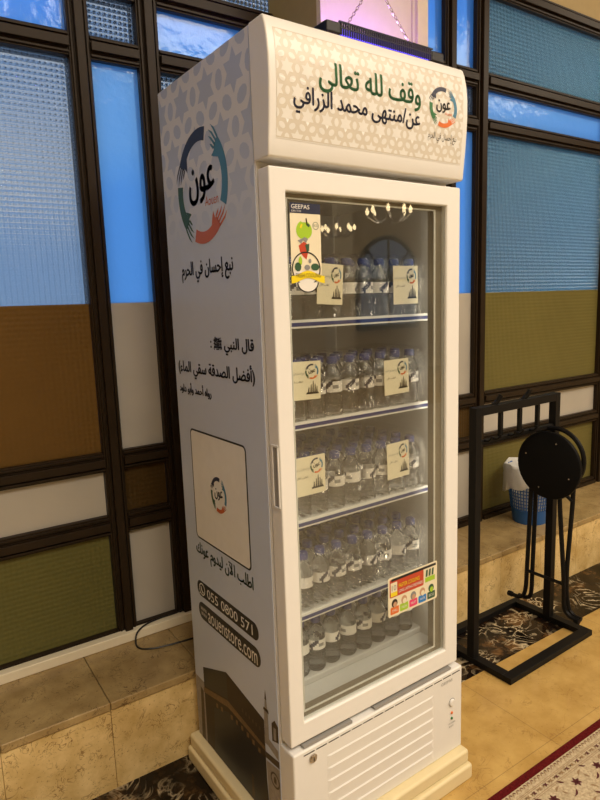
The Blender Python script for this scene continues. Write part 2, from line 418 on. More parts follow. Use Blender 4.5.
def emblem(mb, c, w, h, fn, mats, word, sub, lift=0.):
    """four arms closing a circle around a word; mats: top, right, bottom, left, word, sub"""
    top, right, bottom, left, mw, ms = mats
    def P(a, r): return (c[0]+w*r*math.cos(a), c[1]+h*r*math.sin(a))
    def arm(a0, a1, m):
        n = 14; outer = []; inner = []
        for i in range(n+1):
            k = i/n; a = a0+(a1-a0)*k
            ro = 1.0; ri = .77+.02*math.sin(k*PI)
            outer.append((a, ro)); inner.append((a, ri))
        for i in range(n):
            mb.poly([P(*outer[i]), P(*outer[i+1]), P(*inner[i+1]), P(*inner[i])], fn, m)
        b = a1
        L = [.20, .34, .38, .33]
        for k in range(4):           # four fingers run on from the band, slits between them
            r_in = .735+.072*k; r_o = r_in+.054; sh = .018*k
            mb.poly([P(b-.02, r_in+.010), P(b-.02, r_o+.004), P(b+L[k]*.55, r_o+sh), P(b+L[k], (r_in+r_o)/2+sh*1.6), P(b+L[k]*.55, r_in+.008+sh)], fn, m)
        mb.poly([P(b-.30, .785), P(b-.12, .66), P(b-.02, .63), P(b-.05, .70), P(b-.06, .785)], fn, m)
    arm(math.radians(76), math.radians(150), top)
    arm(math.radians(-26), math.radians(46), right)
    arm(math.radians(-112), math.radians(-48), bottom)
    arm(math.radians(172), math.radians(224), left)
    put_text(mb, word, (c[0]-.50*w, c[1]-.28*h, c[0]+.50*w, c[1]+.34*h), fn, mw, .02, True, w*.022 if w > 0 else -w*.022)
    if sub: put_text(mb, sub, (c[0]+.12*w, c[1]-.36*h, c[0]+.62*w, c[1]-.20*h), fn, ms, .01)

# ================================================================== SETTING
# floor (wall-aligned object coordinates)
b = MB(WM); b.box((-4.2, -8, -.2), (9.5, .95, 0), floor_m); struct(b.build('floor'))
b = MB(WM); b.box((-4.2, .30, 0), (9.5, .575, .0012), dark_m); struct(b.build('trim_1'))
b = MB(WM); b.box((-4.2, -8, 4.2), (9.5, 1.1, 4.4), ceil_m); struct(b.build('ceiling'))
b = MB(WM); b.box((-4.2, .90, 2.90), (9.5, 1.1, 4.2), wall_m); b.box((-4.2, .92, 0), (9.5, 1.1, .26), wall_m); struct(b.build('wall_back'))
b = MB(WM); b.box((-4.4, -8, 0), (-4.2, 1.1, 4.2), wall_m); struct(b.build('wall_left'))
b = MB(WM); b.box((9.5, -8, 0), (9.7, 1.1, 4.2), wall_m); struct(b.build('wall_right'))
b = MB(WM); b.box((-4.2, -8.2, 0), (9.5, -8, 4.2), wall_m); struct(b.build('wall_front'))
# far pilasters and arched window on the wall behind the camera (mirrored in the door glass)
for k, x in enumerate((6.35, 9.0)):
    b = MB(WM); b.box((x, -8, 0), (x+.5, -7.75, 4.2), pillar_m); b.box((x-.06, -8, 3.6), (x+.56, -7.69, 3.8), pillar_m)
    struct(b.build('trim_%d' % (k+2)))
b = MB(WM); ft = lambda x, z: (x, -7.98, z)
arc = [(8.0+.85*math.cos(PI*i/20), 1.85+.85*math.sin(PI*i/20)) for i in range(21)]
wf = MB(WM)
wf.tube([(8.85, -7.97, .9), (8.85, -7.97, 1.85)]+[(x, -7.97, z) for x, z in arc]+[(7.15, -7.97, .9)], .05, brown_metal)
for i in (5, 10, 15): wf.tube([(8.0, -7.97, 1.85), (arc[i][0], -7.97, arc[i][1])], .03, brown_metal)
wf.tube([(7.15, -7.97, 1.85), (8.85, -7.97, 1.85)], .03, brown_metal); wf.tube([(8.0, -7.97, .9), (8.0, -7.97, 1.85)], .03, brown_metal); wf.tube([(7.15, -7.97, .9), (8.85, -7.97, .9)], .05, brown_metal)
lit = emis('lit_window_blue', (.45, .55, .75), .34)
b.poly([(7.15, .9), (8.85, .9)]+arc, ft, lit)
wo = struct(wf.build('window_7')); pn = b.build('pane'); attach(pn, wo)

# pillar behind the fridge
b = MB(WM); b.box((.296, .62, 0), (.788, .92, 4.2), pillar_m); b.box((.2955, .623, 0), (.2962, .92, 4.2), pillar_shade_tan)  # thin darker skin puts the left face's shade into its colour
b.box((.296, .60, 0), (.325, .62, 4.2), pillar_m); b.box((.735, .60, 0), (.788, .62, 4.2), pillar_m)
b.box((.325, .612, 0), (.335, .62, 4.2), pillar_m); b.box((.722, .612, 0), (.735, .62, 4.2), pillar_m)
struct(b.build('pillar', bevel=.003))

# marble ledge below the windows
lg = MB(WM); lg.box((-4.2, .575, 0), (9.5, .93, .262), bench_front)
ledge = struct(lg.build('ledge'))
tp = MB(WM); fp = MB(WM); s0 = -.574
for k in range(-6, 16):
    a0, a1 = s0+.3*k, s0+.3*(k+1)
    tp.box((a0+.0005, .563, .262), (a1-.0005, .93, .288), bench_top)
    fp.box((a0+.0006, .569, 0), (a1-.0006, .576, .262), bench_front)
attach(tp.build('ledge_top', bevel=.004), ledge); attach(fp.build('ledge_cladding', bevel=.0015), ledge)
b = MB(WM); b.box((-3, .858, .288), (.29, .892, .322), trunk_m); struct(b.build('trim_4', bevel=.004))

# windows
def rail(mb, s_a, s_b, z0, z1):
    mb.box((s_a, .895, z0), (s_b, .96, z1), brown_metal)
    h = z1-z0
    mb.box((s_a, .878, z0+h*.30), (s_b, .896, z1-h*.30), brown_metal)
    mb.box((s_a, .888, z0+h*.08), (s_b, .896, z0+h*.2), brown_metal); mb.box((s_a, .888, z1-h*.2), (s_b, .896, z1-h*.08), brown_metal)
def post(mb, s0_, s1_):
    h = s1_-s0_
    mb.box((s0_, .893, .262), (s1_, .96, 2.90), brown_metal); mb.box((s0_+h*.3, .873, .262), (s1_-h*.3, .894, 2.90), brown_metal)
    mb.box((s0_+h*.08, .885, .262), (s0_+h*.2, .894, 2.90), brown_metal); mb.box((s1_-h*.2, .885, .262), (s1_-h*.08, .894, 2.90), brown_metal)
ROWS = [(.325, .675), (.745, .90), (.967, 1.464), (1.464, 2.213), (2.283, 2.410), (2.487, 2.82)]
WIDE = [g_olive, g_white, g_brown, g_prism, g_sky, g_prism]
WIDE_R = [g_olive2, g_white, g_olive2, g_ribs, g_flat, g_ribs]
NARR = [g_white, g_dbrown, g_white, g_flat, g_prism, g_sky]
def window(n, s0_, s1_, mats, posts):
    fr = MB(WM)
    for z0, z1 in ((.262, .325), (.675, .745), (.90, .967), (2.213, 2.283), (2.410, 2.487), (2.82, 2.90)): rail(fr, s0_, s1_, z0, z1)
    for p in posts: post(fr, *p)
    o = struct(fr.build('window_%d' % n, bevel=.002, seg=1))
    for (z0, z1), m in zip(ROWS, mats):
        p = MB(WM); p.box((s0_+.0005, .916, z0-.004 if z0 != 1.464 else z0), (s1_-.0005, .922, z1+.004 if z1 != 1.464 else z1), m)
        attach(p.build('pane'), o)
window(1, -1.47, -.442, WIDE, [(-1.545, -1.47), (-.442, -.376)])
window(2, -.376, -.222, NARR, [(-.222, -.150)])
window(3, -.150, .30, WIDE, [])
window(4, .785, 1.196, NARR, [(1.196, 1.268)])
window(5, 1.268, 1.405, NARR, [(1.405, 1.486)])
window(6, 1.486, 2.52, WIDE_R, [(2.52, 2.60)])
window(8, 2.60, 2.74, NARR, [(2.74, 2.815)])
window(9, -1.70, -1.545, NARR, [(-1.775, -1.70)])
g_bright = winglass('glass_pale', (.80, .90, 1.0), .3, False)  # paler panes for two unseen windows, added to bring daylight onto the fridge side
SKYW = [g_white, g_white, g_bright, g_bright, g_bright, g_bright]
window(10, -2.805, -1.775, SKYW, [(-2.88, -2.805)])
window(11, -4.2, -2.88, SKYW, [])
bw = MB(WM); bw.box((2.815, .90, .262), (9.5, 1.1, 2.90), wall_m); struct(bw.build('wall_back_side'))

# ================================================================== FRIDGE
FR = thing('display_fridge', (0, .27, .0925), 'tall white glass-door display fridge with Arabic lettering on its header and side', 'fridge')
X = .300
# cabinet shell
b = MB()
b.box((-X+.001, .05, .0925), (-.287, .539, 2.018), fr_white); b.box((.287, .05, .0925), (X, .539, 2.018), fr_white)
b.box((-.287, .515, .0925), (.287, .539, 2.018), fr_white); b.box((-.287, .05, 1.735), (.287, .515, 2.018), fr_white); b.box((-.287, .05, .0925), (.287, .515, .385), fr_white)
b.build('cabinet', FR)
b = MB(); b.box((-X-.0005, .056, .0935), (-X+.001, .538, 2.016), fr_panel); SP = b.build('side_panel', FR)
# liner
b = MB()
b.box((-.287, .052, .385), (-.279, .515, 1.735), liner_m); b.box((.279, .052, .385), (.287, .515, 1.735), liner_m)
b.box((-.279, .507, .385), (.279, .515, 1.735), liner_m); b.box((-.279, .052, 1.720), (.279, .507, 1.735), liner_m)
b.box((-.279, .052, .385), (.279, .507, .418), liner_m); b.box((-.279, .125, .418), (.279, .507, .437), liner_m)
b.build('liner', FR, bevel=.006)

# glow strips and lights added inside the door frame to brighten the interior
fill_glow = emis('fill_strip', (1., .92, .78), .35)
for sg in (-1, 1):
    b = MB(); b.box((sg*.2785-.002, .056, .46), (sg*.2785+.002, .066, 1.69), fill_glow); b.build('fill_strip', FR)
    area('interior_fill', (sg*.272, .062, 1.07), (PI/2, 0, sg*math.radians(28)), .012, 1.2, 0.55, (1., .88, .68))
# header: curved profile panel
PROF = [(1.745, -.004), (1.750, -.007), (1.78, -.010), (1.82, -.0145), (1.86, -.018), (1.90, -.0200), (1.94, -.0198), (1.975, -.016), (2.000, -.010), (2.015, -.004), (2.019, .001)]
def prof(z):
    for (z0, y0), (z1, y1) in zip(PROF, PROF[1:]):
        if z <= z1: return y0+(y1-y0)*max(0, (z-z0)/(z1-z0))
    return PROF[-1][1]
HX = .303
b = MB(); n = len(PROF)
loop = PROF + [(2.019, .053), (1.745, .053)]
vs = [(-HX, y, z) for z, y in loop]+[(HX, y, z) for z, y in loop]; m = len(loop)
b.add(vs, [tuple(range(m)), tuple(range(m, 2*m))[::-1]]+[(i, (i+1) % m, m+(i+1) % m, m+i) for i in range(m)], fr_white)
HD = b.build('header', FR, smooth=True, bevel=.004)
hf = lambda x, z: (x, prof(z)-.0004, z)
hf2 = lambda x, z: (x, prof(z)-.0008, z)
BIS = sorted([1.75+.01*i for i in range(27)]+[z for z, y in PROF])
# header pattern: rings on a kagome lattice, gaps read as stars
def stars(mb, u0, u1, v0, v1, P, fn, m, hexr=.150, so=.35, si=.20, hs=1.):
    """six-pointed stars on a triangular lattice with a hexagon between each two neighbours"""
    h = P*math.sqrt(3)/2; j = -2
    def put(q):
        if any(u0 <= x <= u1 and v0 <= z <= v1 for x, z in q):
            mb.poly([(min(max(x, u0), u1), min(max(z, v0), v1)) for x, z in q], fn, m)
    while v0+j*h < v1+P:
        i = -2
        while u0+i*P < u1+P:
            bx = u0+i*P+(.5*P if j % 2 else 0); bz = v0+j*h
            for k in range(6):       # star as six kites round its centre
                a = PI/6+k*PI/3
                put([(bx, bz), (bx+si*P*math.cos(a-PI/6), bz+si*P*math.sin(a-PI/6)), (bx+so*P*math.cos(a), bz+so*P*math.sin(a)), (bx+si*P*math.cos(a+PI/6), bz+si*P*math.sin(a+PI/6))])
            for dx, dz, ro in ((P/2, 0, 0), (P/4, h/2, PI/3), (-P/4, h/2, 2*PI/3)):
                q = []
                for k in range(10):
                    a = 2*PI*k/10; ex, ez = hexr*P*.80*math.cos(a), hexr*P*1.12*math.sin(a)
                    q.append((bx+dx+ex*math.cos(ro)-ez*math.sin(ro), bz+dz+ex*math.sin(ro)+ez*math.cos(ro)))
                put(q)
            i += 1
        j += 1
def header_normals(o, off=.0008):
    """printed on the curved header: shade with the header's own normals"""
    me = o.data
    for v in me.vertices: v.co.y = prof(v.co.z)-off
    me.update()
    for p in me.polygons:
        if p.normal.y > 0: p.flip()
    for p in me.polygons: p.use_smooth = True
    ns = []
    for v in me.vertices:
        d = (prof(v.co.z+.006)-prof(v.co.z-.006))/.012
        ns.append(Vector((0, -1, d)).normalized())
    me.update(); me.normals_split_custom_set_from_vertices(ns)
b = MB(); zs = sorted([1.784, 1.994]+[z for z, y in PROF if 1.784 < z < 1.994])
for za, zb in zip(zs, zs[1:]): b.poly([(-.285, za), (.285, za), (.285, zb), (-.285, zb)], hf, ink_tan)
header_normals(b.build('header_ground', HD, recalc=False), .0003)
b = MB(); stars(b, -.284, .284, 1.786, 1.992, .052, hf, ink_pale)
header_normals(b.build('header_pattern', HD, bis=BIS, recalc=False), .0006)
b = MB()
for z in (1.7815,): b.poly([(-.285, z), (.285, z), (.285, z+.0007), (-.285, z+.0007)], hf2, ink_tan)
for z in (1.9925,): b.poly([(-.285, z), (.285, z), (.285, z+.0007), (-.285, z+.0007)], hf2, ink_tan)
header_normals(b.build('header_edging', HD, recalc=False))
b = MB()
put_text(b, 'وقف لله تعالى', (-.176, 1.887, .129, 1.950), hf2, ink_green, .02, True, .0013)
header_normals(b.build('green_lettering', HD, bis=BIS, recalc=False), .001)
b = MB()
put_text(b, 'عن/منتهى محمد الزرافي', (-.243, 1.836, .129, 1.890), hf2, ink_navy, .02, True, .0011)
header_normals(b.build('dark_lettering', HD, bis=BIS, recalc=False), .001); b = MB()
put_text(b, 'نبع إحسان في الحرم', (.159, 1.826, .262, 1.850), hf2, ink_black, .006, True)
header_normals(b.build('dark_lettering', HD, bis=BIS, recalc=False), .001)
b = MB(); emblem(b, (.210, 1.910), .050, .047, hf2, (ink_navy, ink_teal, ink_orange, ink_green, ink_black, ink_orange), 'عون', 'Aouen')
header_normals(b.build('emblem', HD, bis=BIS, recalc=False), .001)

# side graphics: u runs from the back edge (0) to the front edge
sf = lambda y, z: (-X-.0009, y, z)
sf2 = lambda y, z: (-X-.0013, y, z)
# mirrored in y: text boxes are given as (y_left, z0, y_right, z1) with y_left > y_right
b = MB(); b.poly([(.537, 1.60), (.058, 1.60), (.058, 2.015), (.537, 2.015)], lambda y, z: (-X-.0008, y, z), pat_band); b.build('side_pattern_band', SP, recalc=False)
b = MB(); stars(b, .058, .537, 1.601, 2.015, .135, sf, pat_ink, .155, .36, .205)
b.build('side_pattern', SP, recalc=False)
b = MB(); emblem(b, (.308, 1.737), -.137, .138, sf2, (ink_navy, ink_teal, ink_rust, ink_dgreen, ink_navy, ink_rust), 'عون', 'Aouen')
b.build('side_emblem', SP, recalc=False)
b = MB(); put_text(b, 'نبع إحسان في الحرم', (.452, 1.506, .168, 1.560), sf2, ink_navy, .015, True, .0014); b.build('side_lettering', SP, recalc=False)
b = MB(); put_text(b, 'قال النبي ﷺ :', (.306, 1.322, .090, 1.366), sf2, ink_navy, .015, True, .0014); b.build('side_lettering', SP, recalc=False)
b = MB(); put_text(b, '(أفضل الصدقة سقي الماء)', (.513, 1.247, .092, 1.303), sf2, ink_navy, .015, True, .0014); b.build('side_lettering', SP, recalc=False)
b = MB(); put_text(b, 'رواه أحمد وأبو داود', (.515, 1.199, .318, 1.233), sf2, ink_navy, .015, True, .0014); b.build('side_lettering', SP, recalc=False)
b = MB(); put_text(b, 'اطلب الآن ليدوم عونك', (.471, .712, .145, .766), sf2, ink_dgreen, .015, True, .0011)
b.build('side_green_lettering', SP, recalc=False)
# blank framed panel with the emblem in it
def rrect(y0, z0, y1, z1, r, k=6):
    P = []
    sx = 1 if y1 > y0 else -1
    for (cy_, cz_, a) in ((y1-sx*r, z1-r, 0), (y0+sx*r, z1-r, 90), (y0+sx*r, z0+r, 180), (y1-sx*r, z0+r, 270)):
        for i in range(k+1):
            an = math.radians(a+90*i/k); P.append((cy_+sx*r*math.cos(an), cz_+r*math.sin(an)))
    return P
b = MB(); b.poly(rrect(.465, .777, .150, 1.103, .016), sf, ink_black); b.poly(rrect(.460, .782, .155, 1.098, .012), sf2, ink_white)
sf3 = lambda y, z: (-X-.0017, y, z)
emblem(b, (.308, .940), -.045, .05, sf3, (ink_navy, ink_teal, ink_rust, ink_dgreen, ink_navy, ink_rust), 'عون', None)
b.build('framed_panel', SP, recalc=False)
# two dark pills
b = MB()
b.poly(rrect(.482, .592, .130, .641, .0235), sf, ink_black); b.poly(rrect(.481, .518, .126, .573, .0265), sf, ink_black)
put_text(b, '055 0800 571', (.418, .601, .160, .630), sf2, ink_white, .010)
put_text(b, 'aouenstore.com', (.420, .525, .142, .562), sf2, ink_white, .010)
b.ring((.450, .616), .0155, .019, sf2, ink_white, 20)
b.poly([(.459, .622), (.455, .626), (.451, .614), (.444, .608), (.440, .612), (.443, .604), (.449, .605), (.457, .613)], sf2, ink_white)
b.poly([(.468, .604), (.462, .600), (.470, .597)], sf2, ink_white)
put_text(b, 'WWW', (.466, .546, .428, .558), sf2, ink_white, .01); put_text(b, 'WWW', (.466, .530, .428, .542), sf2, ink_white, .01)
b.build('contact_label', SP, recalc=False)
# printed picture along the bottom: black cube-shaped building, gold band, minaret
b = MB()
b.poly([(.536, .0945), (.536, .30), (.478, .30), (.478, .0945)], sf, ink_mosque)
b.poly([(.478, .350), (.324, .412), (.124, .381), (.121, .0945), (.478, .0945)], sf, ink_brown)
b.poly([(.482, .283), (.323, .324), (.124, .304), (.121, .292), (.323, .303), (.482, .266)], sf2, ink_gold)
b.poly([(.416, .25), (.324, .288), (.127, .268), (.112, .0945), (.429, .0945)], sf2, ink_black)
b.poly([(.478, .352), (.324, .413), (.323, .330), (.478, .289)], sf2, ink_black)
b.poly([(.504, .274), (.486, .268), (.49, .0945), (.514, .0945)], sf2, ink_dim)
b.poly([(.124, .381), (.121, .320), (.06, .304), (.06, .33), (.11, .34)], sf, ink_mosque)
for k in range(9):
    y = .40-.03*k; z = .275+.016*math.sin(k/9*PI)
    if k != 2: b.poly([(y, z-.014), (y-.012, z-.012), (y-.012, z+.002), (y, z)], sf3, ink_gold)
for k in range(6):
    y = .24-.018*k; b.poly([(y, .338), (y-.007, .339), (y-.007, .350), (y, .349)], sf3, ink_dim)
# minaret
b.poly([(.124, .317), (.102, .317), (.103, .415), (.121, .415)], sf2, ink_mosque)
b.poly([(.125, .412), (.098, .412), (.101, .421), (.122, .421)], sf2, ink_dim)
b.poly([(.118, .421), (.105, .421), (.108, .446), (.115, .446)], sf2, ink_mosque)
b.poly([(.116, .446), (.107, .446), (.1115, .474)], sf2, ink_dim)
b.poly([(.086, .345), (.056, .355), (.056, .400), (.071, .410), (.086, .395)], sf2, ink_dim)
b.poly([(.078, .352), (.066, .356), (.066, .39), (.078, .388)], sf3, ink_mosque)
b.poly([(.122, .292), (.057, .302), (.057, .282), (.122, .275)], sf2, ink_dim)
b.poly([(.120, .268), (.057, .278), (.057, .0945), (.112, .0945)], sf2, ink_mosque)
b.ring((.080, .235), .017, .022, sf3, ink_dim, 18)
b.poly([(.086, .226), (.074, .226), (.074, .24), (.080, .246), (.086, .24)], sf3, ink_dim)
b.poly([(.205, .10), (.190, .10), (.192, .17), (.203, .172)], sf3, ink_dim)
b.build('printed_picture', SP, recalc=False)

# door
b = MB(); z0, z1, g0, g1, gl, gr = .374, 1.729, .427, 1.680, -.258, .2487
def frame(mb, x0, x1, a0, a1, ix0, ix1, iz0, iz1, y0, y1, m):
    mb.box((x0, y0, a0), (ix0, y1, a1), m); mb.box((ix1, y0, a0), (x1, y1, a1), m)
    mb.box((ix0, y0, a0), (ix1, y1, iz0), m); mb.box((ix0, y0, iz1), (ix1, y1, a1), m)
def frame_ring(mb, o_, i_, y0, y1, m):
    (x0, z0_, x1, z1_), (a0, c0, a1, c1) = o_, i_
    O = [(x0, z0_), (x1, z0_), (x1, z1_), (x0, z1_)]; I = [(a0, c0), (a1, c0), (a1, c1), (a0, c1)]
    vs = [(x, y, z) for y in (y0, y1) for (x, z) in O+I]; fs = []
    for k in range(4):
        l = (k+1) % 4
        fs += [(k, l, 4+l, 4+k), (8+k, 12+k, 12+l, 8+l), (k, 8+k, 8+l, l), (4+k, 4+l, 12+l, 12+k)]
    mb.add(vs, fs, m)
frame_ring(b, (-X, z0, X, z1), (gl, g0, gr, g1), 0, .044, fr_door)
DR = b.build('door', FR, bevel=.004)
b = MB(); b.box((gl, .008, g0), (gr, .012, g1), door_glass_m); b.build('door_glass', DR)
b = MB(); frame_ring(b, (gl, g0, gr, g1), (gl+.012, g0+.014, gr-.028, g1-.010), .018, .043, gasket_m)
frame_ring(b, (gl+.010, g0+.013, gr-.026, g1-.009), (gl+.014, g0+.017, gr-.031, g1-.013), .016, .020, shelf_m); b.build('glass_spacer', DR, bevel=.001)
b = MB(); b.box((-X-.0004, .006, .983), (-X+.001, .030, 1.125), handle_groove); b.box((-X-.003, .004, .980), (-X, .008, 1.128), fr_door); b.box((-X-.003, .027, .980), (-X, .031, 1.128), fr_door)
b.box((-X-.003, .004, 1.124), (-X, .031, 1.129), fr_door); b.box((-X-.003, .004, .979), (-X, .031, .984), fr_door)
b.build('door_handle', DR, bevel=.001)
b = MB(); frame_ring(b, (-X+.006, .38, X-.006, 1.725), (-.27, .42, .262, 1.69), .044, .050, gasket_m); b.build('door_gasket', DR)

# stickers on the door glass
gf = lambda d: (lambda x, z: (x, .0075-.0004*d, z))
b = MB()
b.poly([(-.250, 1.505), (-.167, 1.505), (-.167, 1.659), (-.250, 1.659)], gf(0), ink_cream)
b.poly([(-.250, 1.637), (-.167, 1.637), (-.167, 1.659), (-.250, 1.659)], gf(1), ink_navy)
put_text(b, 'GEEPAS', (-.246, 1.6465, -.197, 1.6555), gf(2), ink_white, .03)
put_text(b, 'BORN TO BE', (-.246, 1.6395, -.220, 1.6435), gf(2), ink_white, .01)
# apple
ap = [(-.213+.0215*math.cos(a)*(1-.08*math.sin(a)), 1.602+.0205*math.sin(a)-(.004 if abs(a-PI/2) < .35 else 0)) for a in [2*PI*i/28 for i in range(28)]]
b.poly(ap, gf(1), ink_lime)
b.poly([(-.206, 1.612), (-.200, 1.608), (-.197, 1.613), (-.203, 1.617)], gf(2), ink_dgreen)
b.tube([(-.205, .0065, 1.612), (-.207, .0065, 1.627)], .0014, ink_brown, 5)
b.poly([(-.225, 1.607), (-.221, 1.615), (-.217, 1.613), (-.221, 1.605)], gf(2), ink_yellow)
b.ring((-.181, 1.612), .0075, .0085, gf(1), ink_dgreen, 16); put_text(b, 'ECO', (-.187, 1.610, -.175, 1.615), gf(1), ink_dgreen, .02)
# strawberry, splash and leaves
b.poly([(-.229, 1.568), (-.215, 1.577), (-.202, 1.570), (-.203, 1.556), (-.209, 1.538), (-.218, 1.545), (-.226, 1.555)], gf(1), ink_red)
b.poly([(-.212, 1.570), (-.200, 1.573), (-.201, 1.558), (-.207, 1.552)], gf(2), ink_dgreen)
b.poly([(-.232, 1.579), (-.222, 1.572), (-.217, 1.580), (-.209, 1.574), (-.203, 1.583), (-.213, 1.587), (-.22, 1.583)], gf(2), ink_grey)
b.ring((-.210, 1.518), .0365, .0395, gf(2), ink_black, 30, sy=.95)
bd = [(-.210+(.0365+.003*math.cos(5*a))*math.cos(a), 1.514+.042*math.sin(a)) for a in [2*PI*i/40 for i in range(40)]]
b.poly([(x, z) for x, z in bd if z < 1.52], gf(1), ink_white)
for x, z, w, h, m_ in ((-.233, 1.522, .009, .010, ink_dgreen), (-.186, 1.522, .012, .008, ink_dgreen), (-.226, 1.535, .005, .010, ink_lime), (-.208, 1.521, .008, .006, ink_grey), (-.200, 1.535, .004, .005, ink_grey)):
    b.poly([(x+w*math.cos(a), z+h*math.sin(a)) for a in [2*PI*i/10 for i in range(10)]], gf(3), m_)
rb = [(-.252+.092*k/10, 1.500+.006*math.cos(k/10*2*PI)*-1) for k in range(11)]
b.poly([(x, z+.008) for x, z in rb]+[(x, z-.008) for x, z in rb[::-1]], gf(4), ink_yellow)
put_text(b, 'FRESH COOLING', (-.240, 1.499, -.172, 1.508), gf(5), ink_black, .015)
b.ring((-.207, 1.488), .0265, .030, gf(3), ink_black, 24, PI, 2*PI, sy=.75); b.poly([(-.207+.0265*math.cos(a), 1.488+.02*math.sin(a)) for a in [PI+PI*i/16 for i in range(17)]], gf(3), ink_white)
b.v = [(v[0]+.005, v[1], v[2]) for v in b.v]; b.build('fruit_sticker', DR, recalc=False)
b = MB()
x0, x1, za, zb = .031, .221, .598, .711
b.poly(rrect(x0, za, x1, zb, .006), gf(0), ink_cream)
b.poly(rrect(x0+.006, za+.055, x1-.055, zb-.006, .004), gf(1), ink_red)
b.poly([(x0+.012, zb-.012), (x1-.006, zb-.012), (x1-.006, zb-.005), (x0+.012, zb-.005)], gf(2), ink_black)
b.poly([(x0+.009, za+.058), (x0+.033, za+.058), (x0+.033, zb-.016), (x0+.009, zb-.016)], gf(2), ink_cream)
b.poly([(x0+.009, za+.058), (x0+.033, za+.058), (x0+.033, za+.070), (x0+.009, za+.070)], gf(3), ink_yellow)
put_text(b, '10', (x0+.013, za+.074, x0+.029, za+.090), gf(3), ink_grey, .02)
put_text(b, 'FASTER COOLING', (x0+.039, za+.077, x0+.118, za+.088), gf(3), ink_yellow, .01)
put_text(b, 'LONG LASTING FRESHNESS', (x0+.039, za+.063, x0+.130, za+.071), gf(3), ink_white, .01)
for k in range(3): b.poly([(x1-.047+.012*k, za+.076), (x1-.040+.012*k, za+.076), (x1-.038+.012*k, za+.096), (x1-.045+.012*k, za+.096)], gf(2), ink_dgreen)
b.poly([(x1-.049, za+.060), (x1-.010, za+.060), (x1-.010, za+.074), (x1-.049, za+.074)], gf(2), ink_lime)
for k, m_ in enumerate((ink_orange, ink_lime, ink_pink, ink_blue, ink_dgreen)):
    a = x0+.008+.0355*k
    b.poly(rrect(a, za+.006, a+.031, za+.027, .003), gf(1), m_)
    put_text(b, ('CHILL', 'FRESH', 'FRUIT', 'WATER', 'ECO')[k], (a+.006, za+.013, a+.026, za+.020), gf(2), ink_white, .01)
    b.poly([(a+.0155+.011*math.cos(q), za+.037+.012*math.sin(q)) for q in [2*PI*i/14 for i in range(14)]], gf(1), (ink_brown, ink_skin, ink_grey, ink_skin, ink_dgreen)[k])
    b.poly([(a+.017+.007*math.cos(q), za+.033+.008*math.sin(q)) for q in [2*PI*i/12 for i in range(12)]], gf(2), (ink_skin, ink_cream, ink_skin, ink_cream, ink_lime)[k])
b.build('feature_sticker', DR, recalc=False)

# base grille panel
b = MB(); b.box((-X-.001, -.008, .0928), (X+.014, .052, .358), fr_white)
BG = b.build('base_panel', FR, bevel=.005)
b = MB()
for k in range(6):
    z = .312-.0355*k; xa, xb = -.200, .190
    b.add([(xa, -.008, z), (xb, -.008, z), (xa+.012, -.0102, z-.0035), (xb-.012, -.0102, z-.0035), (xa, -.0079, z-.031), (xb, -.0079, z-.031)],
          [(0, 1, 3, 2), (2, 3, 5, 4), (0, 2, 4), (1, 5, 3)], fr_white)
b.build('louvre', BG)
b = MB()
for k in range(15):
    x = -.270+.0385*k; b.box((x, -.0086, .345), (x+.033, -.0075, .3475), ink_black)
b.box((-.265, -.003, .3595), (-.11, .03, .366), handle_groove); b.box((-.03, -.003, .3595), (.27, .03, .366), handle_groove)
b.build('vent_slot', BG)
b = MB(); b.lathe([(.012, -.0125), (.012, -.0085), (.009, -.0150)][::-1] if 0 else [(.0001, -.0135), (.009, -.0135), (.012, -.011), (.012, -.0075)], (-.243, 0, .328), chrome, 18, 'y'); b.box((-.244, -.0142, .322), (-.242, -.0132, .334), ink_black); b.build('lock', BG)
b = MB(); b.lathe([(.0001, -.0140), (.009, -.0140), (.011, -.012), (.0115, -.0075)], (.268, 0, .256), fr_white, 20, 'y'); b.ring((.268, .256), .0115, .0135, lambda x, z: (x, -.0086, z), ink_grey, 20); b.build('thermostat_dial', BG)
for z, m_ in ((.222, ink_orange), (.204, ink_green)):
    b = MB(); b.lathe([(.0001, -.0115), (.0035, -.011), (.0045, -.0075)], (.268, 0, z), m_, 12, 'y'); b.build('indicator_light', BG)
b = MB(); pf = lambda x, z: (x, -.0088, z)
put_text(b, 'GEEPAS', (.222, .3255, .270, .3345), pf, ink_grey, .01); b.build('panel_lettering', BG, recalc=False); b = MB(); put_text(b, 'POWER', (.255, .186, .285, .191), pf, ink_grey, 0); b.build('panel_lettering', BG, recalc=False); b = MB(); put_text(b, 'RUN', (.257, .176, .275, .181), pf, ink_grey, 0); b.build('panel_lettering', BG, recalc=False)

# wire shelves with price rails
SHELF = [1.402, 1.152, .900, .648]
for k, z in enumerate(SHELF):
    b = MB()
    b.box((-.275, .100, z-.008), (.275, .124, z-.002), shelf_m)
    for i in range(30):
        x = -.270+.0186*i; b.box((x-.0028, .12, z-.008), (x+.0028, .50, z-.003), shelf_m)
    for y in (.22, .36, .496): b.box((-.275, y-.003, z-.011), (.275, y+.003, z-.007), shelf_m)
    sh = b.build('shelf', FR)
    b = MB(); b.box((-.275, .092, z-.019), (.275, .100, z+.001), shelf_m)
    b.box((-.274, .0908, z-.0145), (.274, .092, z-.0055), rail_blue); b.build('price_rail', sh)

# stand under the fridge: moulded cream base
ST = MB()
ST.box((-.336, -.045, 0), (.3235, .562, .050), stand_m); ST.box((-.328, -.034, .050), (.3190, .557, .092), stand_m)
o = ST.build('plinth', None, bevel=.009, seg=3); tag(o, 'stepped cream plinth under the display fridge', 'plinth')
ST = MB()

